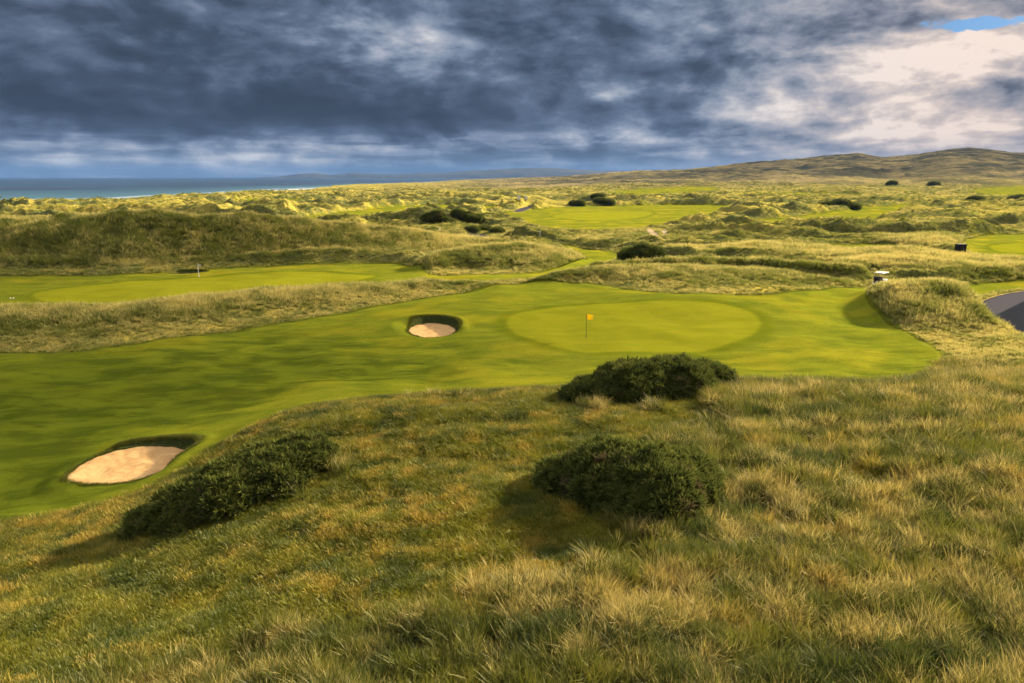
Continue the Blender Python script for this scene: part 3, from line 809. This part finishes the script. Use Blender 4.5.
def build_grass():
    # near rough
    x, y = pts(170000, 9.0, 62, .75)
    z, M = heights(x, y, True)
    ok = (M['fair'] > .12-.9*rng.random(len(x))**2.5) & (M['wall'] > .25) & (M['path'] > .3)
    x, y, z = x[ok], y[ok], z[ok]; fair = M['fair'][ok]; r = np.hypot(x, y)
    L = longness(x, y)
    edge = sstep(fair, .1, 1.2)
    isl = rng.random(len(x)) < sstep(L, .25, .60)*np.clip(edge+.25, 0, 1)*(.15+.85*sstep(fbm(x/.9, y/.8, 2, .5, 190.), -.25, .2))*.8
    tone = np.clip(.45+1.3*fbm(x/2.2, y/1.8, 3, .6, 92.)+rng.normal(0, .15, len(x)), 0, 1)
    dry = np.clip(.33+1.35*fbm(x/1.1, y/.9, 3, .6, 93.)+.60*fbm(x/7, y/4, 2, .5, 94.)+rng.normal(0, .10, len(x)), 0, 1)
    dry2 = np.clip(dry+.12*sstep(L, .4, .9), 0, 1)
    def emit(nm, sel, col, nv, s0, s1, dr, lift=0.):
        n = sel.sum(); 
        s = rng.uniform(s0, s1, n)*np.clip(r[sel]/20, .9, 1.5)**.5
        rot = np.stack([rng.normal(0, .16, n), rng.normal(0, .16, n), rng.normal(0, 1.9, n)], 1)
        sc = np.stack([s, s, s*rng.uniform(.75, 1.2, n)], 1)
        return scatter(nm, col, np.stack([x[sel], y[sel], z[sel]+lift], 1), rot, sc, rng.integers(0, nv, n), tone[sel], dr[sel])
    emit('long_grass', isl, marram, 6, .65, 1.15, dry2)
    emit('short_grass', ~isl, turf, 5, .8, 1.35, np.clip(dry*1.0+.05, 0, 1))
    # ragged lips round the bunkers
    bx, by, bz, bs = [], [], [], []
    for i, (P, zs) in enumerate(BUNKW):
        lo, hi = P.min(0)-1.2, P.max(0)+1.2; n = int((hi[0]-lo[0])*(hi[1]-lo[1])*260)
        xx, yy = rng.uniform(lo[0], hi[0], n), rng.uniform(lo[1], hi[1], n)
        zz, MM = heights(xx, yy, True); k = (MM['wall'] > -.10) & (MM['wall'] < .13+.10*rng.random(n)) & (MM['sand'] > .02)
        bx.append(xx[k]); by.append(yy[k]); bz.append(zz[k])
    bx, by, bz = map(np.concatenate, (bx, by, bz)); n = len(bx); sc = rng.uniform(.35, .8, n)
    scatter('lip_grass', turf, np.stack([bx, by, bz], 1), rng.normal(0, .2, (n, 3))*[1, 1, 9], np.stack([sc, sc, sc], 1), rng.integers(0, 5, n),
            np.clip(rng.normal(.45, .2, n), 0, 1), np.clip(rng.normal(.22, .12, n), 0, 1))
    # grass on the dunes, mid distance
    x2, y2 = pts(330000, 56, 235, 1.0)
    z2, M2 = heights(x2, y2, True)
    rd = M2['ridge']; r_2 = np.hypot(x2, y2)
    ok = (M2['fair'] > .25) & (M2['path'] > .4) & (M2['scar'] > 0) & (M2['wall'] > .4)
    dens = (.45+.55*sstep(rd, .1, 1.0))*(1-.7*meadow(x2, y2)*sstep(r_2, 140, 200)*(rd < .4))
    ok &= rng.random(len(x2)) < dens
    x2, y2, z2, rd = x2[ok], y2[ok], z2[ok], rd[ok]; n = len(x2); r2 = np.hypot(x2, y2)
    tone2 = np.clip(.62+.5*fbm(x2/5, y2/5, 3, .6, 95.)+rng.normal(0, .12, n), 0, 1)
    dry3 = np.clip(.50+.75*fbm(x2/3.0, y2/3.0, 3, .6, 96.)+.45*fbm(x2/20, y2/16, 2, .5, 97.)+rng.normal(0, .10, n), 0, 1)
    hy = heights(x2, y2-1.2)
    slope = np.clip((z2-hy)/1.2, -.2, .6)                # the face turned to the near side is greener: shading put into the colour
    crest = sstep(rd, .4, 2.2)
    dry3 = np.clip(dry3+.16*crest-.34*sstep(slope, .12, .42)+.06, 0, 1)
    s = rng.uniform(.5, 1.05, n)*(.6+.55*sstep(rd, .1, 1.2))*np.clip(r2/90, .8, 1.8)**.6
    rot = np.stack([rng.normal(0, .12, n), rng.normal(0, .12, n), rng.normal(0, 1.2, n)], 1)
    scatter('dune_grass', clump, np.stack([x2, y2, z2], 1), rot, np.stack([s, s, s*rng.uniform(.7, 1.15, n)], 1), rng.integers(0, 5, n), tone2, dry3)
    # and the tussocks further out
    x3, y3 = pts(150000, 225, 800, 1.15, -.86, .86)
    z3, M3 = heights(x3, y3, True)
    ok = (M3['fair'] > 1.) & (z3 > -3) & (M3['path'] > 1)
    ok &= rng.random(len(x3)) < (.2+.8*sstep(fbm(x3/18, y3/12, 3, .6, 98.), -.1, .3))*(1-.93*meadow(x3, y3))
    x3, y3, z3 = x3[ok], y3[ok], z3[ok]; n = len(x3); r3 = np.hypot(x3, y3)
    fs = np.clip((z3-heights(x3, y3-2.5))/2.5, -.2, .6)  # slope to the near side; its shading goes into the tussock colour
    dry_and_shade4 = np.clip(.42+1.5*fbm(x3/26, y3/16, 4, .6, 89.)+rng.normal(0, .10, n)-.5*sstep(fs, .05, .28)+.10, 0, 1)
    s = rng.uniform(.8, 1.6, n)*np.clip(r3/300, .8, 1.8)
    tone3 = np.clip(.3+.6*fbm(x3/30, y3/20, 3, .6, 99.)+rng.normal(0, .12, n), 0, 1)
    rot = np.stack([rng.normal(0, .1, n), rng.normal(0, .1, n), rng.normal(0, 1.2, n)], 1)
    scatter('distant_grass', clump, np.stack([x3, y3, z3], 1), rot, np.stack([s, s, s*.75], 1), rng.integers(0, 5, n), tone3, dry_and_shade4)
build_grass()

# ------------------------------------------------------------------ gorse
def gorse_mats():
    m, N, out = mat_nodes('gorse_leaf'); rnd = N.attr('rnd'); hg = N.attr('hgt')
    c = N.mix(rnd, (.034, .050, .012), (.095, .115, .024))
    rb = rnd; rnd = N.m('MINIMUM', rnd, 1.)
    c = N.mix(N.mul(N.sm(hg, .5, 1.), .7), c, N.mix(rnd, (.14, .165, .032), (.26, .26, .06)))
    c = N.mix(N.sm(rb, 1.2, 1.6), c, (.105, .085, .038))
    d = N.n('ShaderNodeBsdfDiffuse'); N.put(d.inputs[0], c); t = N.n('ShaderNodeBsdfTranslucent'); N.put(t.inputs[0], c)
    ms = N.n('ShaderNodeMixShader'); ms.inputs[0].default_value = .2
    m.node_tree.links.new(d.outputs[0], ms.inputs[1]); m.node_tree.links.new(t.outputs[0], ms.inputs[2]); N.put(out.inputs[0], ms.outputs[0])
    return m, simple_mat('gorse_wood', (.030, .026, .014), .9, .1, .3, 8.)
GLEAF, GWOOD = gorse_mats()

def gorse(lobes, label, bump=.34, dens=55., leaf=.13, group=None, nspk=11, seed=1, bumps=1.):
    """lobes: (x, y, radius x, radius y, height, turn) on the ground"""
    rg = np.random.default_rng(seed)
    lb = []
    for (x, y, rx, ry, h, rot) in lobes: lb.append((x, y, H1(x, y), rx, ry, h, rot))
    c0 = Vector((np.mean([l[0] for l in lb]), np.mean([l[1] for l in lb]), 0)); c0.z = H1(c0.x, c0.y)
    root = empty('gorse_bush', c0); tag(root, label, 'bush', group)
    def inside(P, k=1.):
        r_ = np.zeros(len(P), bool)
        for (x, y, z, rx, ry, h, rot) in lb:
            dx, dy = P[:, 0]-x, P[:, 1]-y; c, s = math.cos(rot), math.sin(rot)
            r_ |= ((dx*c+dy*s)/(rx*k))**2+((-dx*s+dy*c)/(ry*k))**2+((P[:, 2]-z)/(h*k))**2 < 1
        return r_
    # bumps over the surface of the lobes
    B = []
    for (x, y, z, rx, ry, h, rot) in lb:
        area = math.pi*(rx*ry+(rx+ry)*h*.9)
        n = int(area/(bump*bump)*1.25*bumps)+5
        v = rg.normal(size=(n, 3)); v /= np.linalg.norm(v, axis=1)[:, None]; v[:, 2] = np.abs(v[:, 2])*1.0
        c, s = math.cos(rot), math.sin(rot)
        p = np.stack([v[:, 0]*rx, v[:, 1]*ry, v[:, 2]*h], 1)*rg.uniform(.80, 1.10, n)[:, None]
        q = np.stack([x+p[:, 0]*c-p[:, 1]*s, y+p[:, 0]*s+p[:, 1]*c, z+p[:, 2]], 1)
        B.append(q)
    B = np.concatenate(B); B = B[~inside(B, .80)]
    br = bump*rg.uniform(.6, 1.25, len(B))
    # sprigs on the bumps
    cen = np.array([c0.x, c0.y, c0.z+.1])
    V, rn, hg = [], [], []
    for b, rb in zip(B, br):
        n = int(dens*rb*rb*12)+6
        v = rg.normal(size=(n, 3)); v /= np.linalg.norm(v, axis=1)[:, None]
        out_ = b-cen; out_ = out_/np.linalg.norm(out_)
        v = v[(v@out_ > -.35) | (v[:, 2] > .1)]; n = len(v)
        p = b+v*rb*rg.uniform(.65, 1.0, (n, 1))
        base_r = np.clip(rg.normal(.45, .25), 0, 1) if rg.random() > .035 else 1.9
        # each sprig: nspk narrow spikes round its axis
        ax = v+np.array([0, 0, .7]); ax /= np.linalg.norm(ax, axis=1)[:, None]
        for k in range(nspk):
            d = ax+rg.normal(0, .55, (n, 3)); d /= np.linalg.norm(d, axis=1)[:, None]
            s = np.cross(d, rg.normal(size=(n, 3))); s /= np.linalg.norm(s, axis=1)[:, None]
            L = leaf*rg.uniform(.6, 1.5, (n, 1)); w = leaf*.15*rg.uniform(.7, 1.4, (n, 1))
            st = p+d*L*rg.uniform(-.1, .3, (n, 1))
            tri = np.stack([st-s*w, st+s*w, st+d*L], 1)
            V.append(tri.reshape(-1, 3)); cr = np.clip(base_r+rg.normal(0, .2, n), 0, 2)
            rn.append(np.repeat(cr, 3)); hh = np.tile([0., 0., 1.], n); hg.append(hh)
    V = np.concatenate(V); rn = np.concatenate(rn); hg = np.concatenate(hg)
    o = np_mesh('foliage', V-np.array(c0), np.arange(len(V)).reshape(-1, 3), GLEAF, root, {'rnd': rn, 'hgt': hg}, smooth=False)
    # woody heart: knobbly dome filling each lobe
    V, Q = [], []
    for (x, y, z, rx, ry, h, rot) in lb:
        nu, nv = 20, 8; b0 = sum(map(len, V)); th = np.linspace(0, 2*math.pi, nu, endpoint=False); ph = np.linspace(-.25, math.pi/2-.02, nv)
        T, Pp = np.meshgrid(th, ph); k = .84*(1+.10*perlin(T*1.9+x, Pp*3+y))
        X = rx*k*np.cos(Pp)*np.cos(T); Y = ry*k*np.cos(Pp)*np.sin(T); Z = h*k*np.sin(Pp); c, s = math.cos(rot), math.sin(rot)
        V.append(np.stack([x+X*c-Y*s, y+X*s+Y*c, z+Z], -1).reshape(-1, 3))
        for i in range(nv-1):
            for j in range(nu): Q.append((b0+i*nu+j, b0+i*nu+(j+1) % nu, b0+(i+1)*nu+(j+1) % nu, b0+(i+1)*nu+j))
    np_mesh('stem', np.concatenate(V)-np.array(c0), Q, GWOOD, root)
    return root

def lobes_at(spec):
    """spec rows: px, py of a ground point, width in px, height in m, depth in m"""
    out = []
    for (px, py, wpx, h, dep, rot) in spec:
        p = hit(px, py); Y = p.y; rx = wpx*Y/F/2
        out.append((p.x, p.y, rx, dep, h, rot))
    return out
gorse(lobes_at([(158,528,56,.55,1.0,.35),(192,516,76,.95,1.5,.45),(232,500,84,1.15,1.7,.5),(272,482,84,1.15,1.7,.5),(304,468,62,1.05,1.3,.3)]),
      'long dark gorse bush running down the slope beside the large left bunker', .24, 22, .20, seed=3)
gorse(lobes_at([(596,398,66,.75,1.1,0),(634,396,86,1.45,1.7,0),(672,395,84,1.65,1.8,0),(706,390,54,1.25,1.4,0)]),
      'dark gorse bush below the near putting green, beside the mown turf', .26, 19, .22, seed=4)
gorse(lobes_at([(570,484,62,.75,.9,0),(610,492,84,1.4,1.8,0),(652,502,90,1.45,2.0,0),(688,494,58,1.0,1.4,0)]),
      'spiky dark gorse bush standing alone in the foreground grass', .22, 26, .21, seed=5)
FARB = [(438,221,32,8,'low black gorse bush beyond the big left dune, left of a pair'), (468,221.5,30,7,'low black gorse bush beyond the big left dune, right of a pair'),
        (642,259,44,12,'black gorse bush on the rough ground behind the near green'), (577,205.5,13,4,'small round gorse bush at the far edge of the distant fairway'),
        (841,205.5,36,4.6,'long low dark gorse bush on the far dunes, right of centre'), (604,203,18,3,'low dark bush just right of the small round one by the distant fairway'),
        (599,197.5,10,2,'tiny dark bush among the far dunes, centre'), (976,201,11,2.6,'small dark bush on the far dunes at the right'),
        (1017,199,13,2.8,'dark bush at the right edge of the far dunes'), (892,185,6,2.5,'tiny dark bush at the foot of the hills'),
        (934,185.5,7,2.2,'tiny dark bush at the foot of the hills, nearer the right edge'), (472,230.5,10,3,'leftmost small bush in the row beside the tarmac patch'),
        (484,231,12,3,'middle small bush in the row beside the tarmac patch'), (497,232.5,10,3,'rightmost small bush in the row beside the tarmac patch')]
for k, (px, py, w, h, lab) in enumerate(FARB):
    p = hit(px, py)
    if p is None: continue
    sc = p.y/F; rx = w*sc/2; hh = h*sc*.85
    nl = 3 if w > 25 else (2 if w > 12 else 1)
    lo = [(p.x+(i-(nl-1)/2)*rx*2/nl*.85, p.y+.3, rx/nl*1.25, max(rx/nl, hh*.9), hh*(1. if i == nl//2 else .75), 0) for i in range(nl)]
    gorse(lo, lab, max(.14, hh*.28), 55/(1+p.y/40), .12+p.y*.0022, 'far gorse bushes', 6, 20+k, .8)

# ------------------------------------------------------------------ small built things
def cyl(V, Q, p0, p1, r0, r1=None, n=10):
    r1 = r0 if r1 is None else r1; p0, p1 = Vector(p0), Vector(p1); d = (p1-p0).normalized()
    s = d.orthogonal().normalized(); t = d.cross(s); b = len(V)
    for (p, r) in ((p0, r0), (p1, r1)):
        for k in range(n):
            a_ = 2*math.pi*k/n; V.append(tuple(p+(s*math.cos(a_)+t*math.sin(a_))*r))
    for k in range(n): Q.append((b+k, b+(k+1) % n, b+n+(k+1) % n, b+n+k))
    V.append(tuple(p0)); V.append(tuple(p1)); c0, c1 = len(V)-2, len(V)-1
    for k in range(n): Q.append((c0, b+(k+1) % n, b+k)); Q.append((c1, b+n+k, b+n+(k+1) % n))
def box(V, Q, c, s, taper=1., shear=0.):
    b = len(V)
    for z in (-.5, .5):
        k = taper if z > 0 else 1.
        for x, y in ((-.5, -.5), (.5, -.5), (.5, .5), (-.5, .5)):
            V.append((c[0]+x*s[0]*k+(shear if z > 0 else 0), c[1]+y*s[1]*k, c[2]+z*s[2]))
    for f in ((0, 3, 2, 1), (4, 5, 6, 7), (0, 1, 5, 4), (1, 2, 6, 5), (2, 3, 7, 6), (3, 0, 4, 7)): Q.append(tuple(b+i for i in f))
def build(name, V, Q, mat, parent, bev=0., smooth=True):
    me = bpy.data.meshes.new(name); me.from_pydata([tuple(v) for v in V], [], Q); me.materials.append(mat)
    o = bpy.data.objects.new(name, me); COL.objects.link(o); o.parent = parent
    if bev:
        md = o.modifiers.new('bevel', 'BEVEL'); md.width = bev; md.segments = 2; md.limit_method = 'ANGLE'
    for p in me.polygons: p.use_smooth = False
    return o
def flag_mat():
    m, N, out = mat_nodes('flag_cloth'); d = N.n('ShaderNodeBsdfDiffuse'); t = N.n('ShaderNodeBsdfTranslucent')
    for q in (d, t): N.put(q.inputs[0], (.95, .72, .04))
    ms = N.n('ShaderNodeMixShader'); ms.inputs[0].default_value = .5
    m.node_tree.links.new(d.outputs[0], ms.inputs[1]); m.node_tree.links.new(t.outputs[0], ms.inputs[2]); N.put(out.inputs[0], ms.outputs[0])
    return m
YEL = flag_mat(); POLE = simple_mat('pole_paint', (.10, .10, .05), .5, .3)
WHT = simple_mat('white_paint', (.75, .75, .72), .35, .4, .05); BLK = simple_mat('black_rubber', (.02, .02, .022), .7, .3)
NAVY = simple_mat('dark_vinyl', (.02, .024, .05), .5, .4); STEEL = simple_mat('grey_metal', (.35, .35, .36), .35, .5, .1, 5, .8)
CREAM = simple_mat('cream_panel', (.55, .50, .38), .5, .3, .05); HOLE = simple_mat('hole_liner', (.3, .3, .3), .6, .2)
TIMB = simple_mat('dark_timber', (.012, .011, .010), .8, .2, .3, 9)

def flagstick(p, label, fm, pm, h=2.2, fw=.58):
    r = empty('flagstick', p); tag(r, label, 'flagstick', 'flagsticks on the putting greens')
    V, Q = [], []; cyl(V, Q, (0, 0, -.08), (0, 0, h), .032, .022); build('pole', V, Q, pm, r)
    V, Q = [], []; nx, nz = 9, 5
    for side in (0, 1):
        for i in range(nx):
            t = i/(nx-1)
            for j in range(nz):
                q = j/(nz-1)
                V.append((.03+t*fw*(1-.15*q), .05*math.sin(t*7+q)*t+side*.008, h-.02-q*.44-t*.17-(.03*math.sin(t*5))))
    o = nx*nz
    for i in range(nx-1):
        for j in range(nz-1):
            a_, b_, c_, d_ = i*nz+j, (i+1)*nz+j, (i+1)*nz+j+1, i*nz+j+1
            Q.append((a_, d_, c_, b_)); Q.append((o+a_, o+b_, o+c_, o+d_))
    build('flag', V, Q, fm, r)
    V, Q = [], []; n = 16
    for k in range(n):
        a_ = 2*math.pi*k/n; V += [(.054*math.cos(a_), .054*math.sin(a_), .012), (.07*math.cos(a_), .07*math.sin(a_), .012), (.054*math.cos(a_), .054*math.sin(a_), -.1), (.07*math.cos(a_), .07*math.sin(a_), -.1)]
    for k in range(n):
        a_, b_ = 4*k, 4*((k+1) % n); Q += [(a_, a_+1, b_+1, b_), (a_, b_, b_+2, a_+2), (a_+1, a_+3, b_+3, b_+1)]
    build('cup', V, Q, HOLE, r)
flagstick(hit(586, 338), 'flagstick with yellow flag standing on the near putting green', YEL, POLE)
flagstick(hit(199, 277), 'white flagstick with small pale flag on the left putting green', CREAM, WHT, 2.0, .42)

def wheel(parent, x, y, r=.23):
    V, Q = [], []; cyl(V, Q, (x, y-.09, r), (x, y+.09, r), r, r, 18); w = build('wheel', V, Q, BLK, parent, .03)
    V, Q = [], []; cyl(V, Q, (x, y-.1, r), (x, y+.1, r), r*.5, r*.5, 12); build('rim', V, Q, STEEL, w)
def golf_cart(p, rz):
    r = empty('golf_cart', p, rz); tag(r, 'white golf cart with a pale roof parked in the long grass behind the green', 'golf cart')
    V, Q = [], []; box(V, Q, (0, 0, .40), (2.25, 1.12, .20)); box(V, Q, (-.62, 0, .60), (.95, 1.1, .26), .94); build('body', V, Q, WHT, r, .05)
    V, Q = [], []; box(V, Q, (.93, 0, .68), (.52, 1.08, .42), .72, -.10); build('front_cowl', V, Q, WHT, r, .06)
    V, Q = [], []; box(V, Q, (-.30, 0, .80), (.52, 1.02, .15)); build('seat', V, Q, NAVY, r, .04)
    V, Q = [], []; box(V, Q, (-.56, 0, 1.06), (.13, 1.02, .42), .95, -.05); build('backrest', V, Q, NAVY, r, .04)
    V, Q = [], []; box(V, Q, (-.05, 0, 1.84), (1.75, 1.2, .07), .94); build('roof', V, Q, CREAM, r, .03)
    for x0, x1 in ((.72, .62), (-.80, -.72)):
        for s in (-1, 1):
            V, Q = [], []; cyl(V, Q, (x0, s*.52, .7), (x1, s*.52, 1.82), .022); build('roof_post', V, Q, STEEL, r)
    V, Q = [], []; cyl(V, Q, (.62, .28, .78), (.38, .28, 1.06), .02); n = 18
    for k in range(n):
        a0, a1 = 2*math.pi*k/n, 2*math.pi*(k+1)/n
        f = lambda q: (.38+.09*math.sin(q), .28+.17*math.cos(q), 1.06+.14*math.sin(q)); cyl(V, Q, f(a0), f(a1), .014, n=6)
    build('steering_wheel', V, Q, BLK, r)
    for s in (-1, 1):
        V, Q = [], []; cyl(V, Q, (-1.02, s*.27, .55), (-1.14, s*.27, 1.35), .15, .17, 14); b = build('golf_bag', V, Q, NAVY, r, .02)
        V, Q = [], []
        for k in range(5): cyl(V, Q, (-1.13, s*.27+.05*(k-2), 1.3), (-1.17-.01*k, s*.27+.07*(k-2), 1.55+.03*(k % 3)), .012, n=6)
        build('club', V, Q, STEEL, b)
    for x_ in (.78, -.74):
        for s in (-1, 1): wheel(r, x_, s*.52)
    for s in (-1, 1):
        V, Q = [], []; cyl(V, Q, (1.15, s*.36, .62), (1.185, s*.36, .62), .06); build('headlight', V, Q, CREAM, r)
    return r
cp = hit(881, 286)
golf_cart((cp.x-.15, cp.y, cp.z-.02), math.radians(38))

def hut(p, rz):
    r = empty('storage_hut', p, rz); tag(r, 'small black timber hut at the foot of the grassy mound by the right-hand fairway', 'hut')
    V, Q = [], []; box(V, Q, (0, 0, .66), (1.5, 1.1, 1.36)); build('wall', V, Q, TIMB, r)
    V, Q = [], []; box(V, Q, (0, -.04, 1.40), (1.72, 1.36, .12), .96); build('roof', V, Q, TIMB, r, .02)
    V, Q = [], []; box(V, Q, (-.1, -.565, .62), (.75, .03, 1.18)); d = build('door', V, Q, simple_mat('black_door', (.02, .018, .016), .6, .3), r)
    V, Q = [], []; box(V, Q, (.2, -.60, .65), (.05, .04, .14)); build('handle', V, Q, STEEL, d)
hp = hit(960, 251.5); hut((hp.x, hp.y, hp.z-.05), .1)

# tee markers and marker posts
def marker(px, py, label, mat, r_=.10, group=None):
    p = hit(px, py); r = empty('tee_marker', p); tag(r, label, 'marker', group)
    V, Q = [], []; n, m_ = 12, 7
    for j in range(m_):
        ph = -math.pi/2+math.pi*j/(m_-1)
        for k in range(n): V.append((r_*math.cos(ph)*math.cos(2*math.pi*k/n), r_*math.cos(ph)*math.sin(2*math.pi*k/n), r_*1.1+r_*math.sin(ph)))
    for j in range(m_-1):
        for k in range(n): Q.append((j*n+k, j*n+(k+1) % n, (j+1)*n+(k+1) % n, (j+1)*n+k))
    build('ball', V, Q, mat, r)
    V, Q = [], []; cyl(V, Q, (0, 0, -.1), (0, 0, .04), .02); build('spike', V, Q, STEEL, r)
marker(10.5, 299, 'pale round marker left of its twin on the left fairway', CREAM, .09, 'tee markers at the left edge')
marker(13.5, 299, 'pale round marker right of its twin on the left fairway', CREAM, .09, 'tee markers at the left edge')
marker(185, 298.5, 'white marker on the front edge of the left putting green', WHT, .12)

def post(px, py, label, h, w, mat, group):
    p = hit(px, py); r = empty('marker_post', p); tag(r, label, 'post', group)
    V, Q = [], []; box(V, Q, (0, 0, h/2-.1), (w, w, h)); build('shaft', V, Q, mat, r, .01)
    V, Q = [], []; box(V, Q, (0, 0, h-.1+.03), (w*1.3, w*1.3, .06), .6); build('cap', V, Q, STEEL, r)
post(540, 236.5, 'small grey post on the pale dune below the distant fairway', 1.1, .35, STEEL, 'distant marker posts')
post(519, 199.5, 'tiny white post far off in the middle, left of two', 1.8, 1.2, WHT, 'distant marker posts')
post(526, 199.5, 'tiny white post far off in the middle, right of two', 1.8, 1.2, WHT, 'distant marker posts')
post(440, 232, 'white post beside the tarmac patch behind the big left dune', .9, .3, WHT, 'distant marker posts')
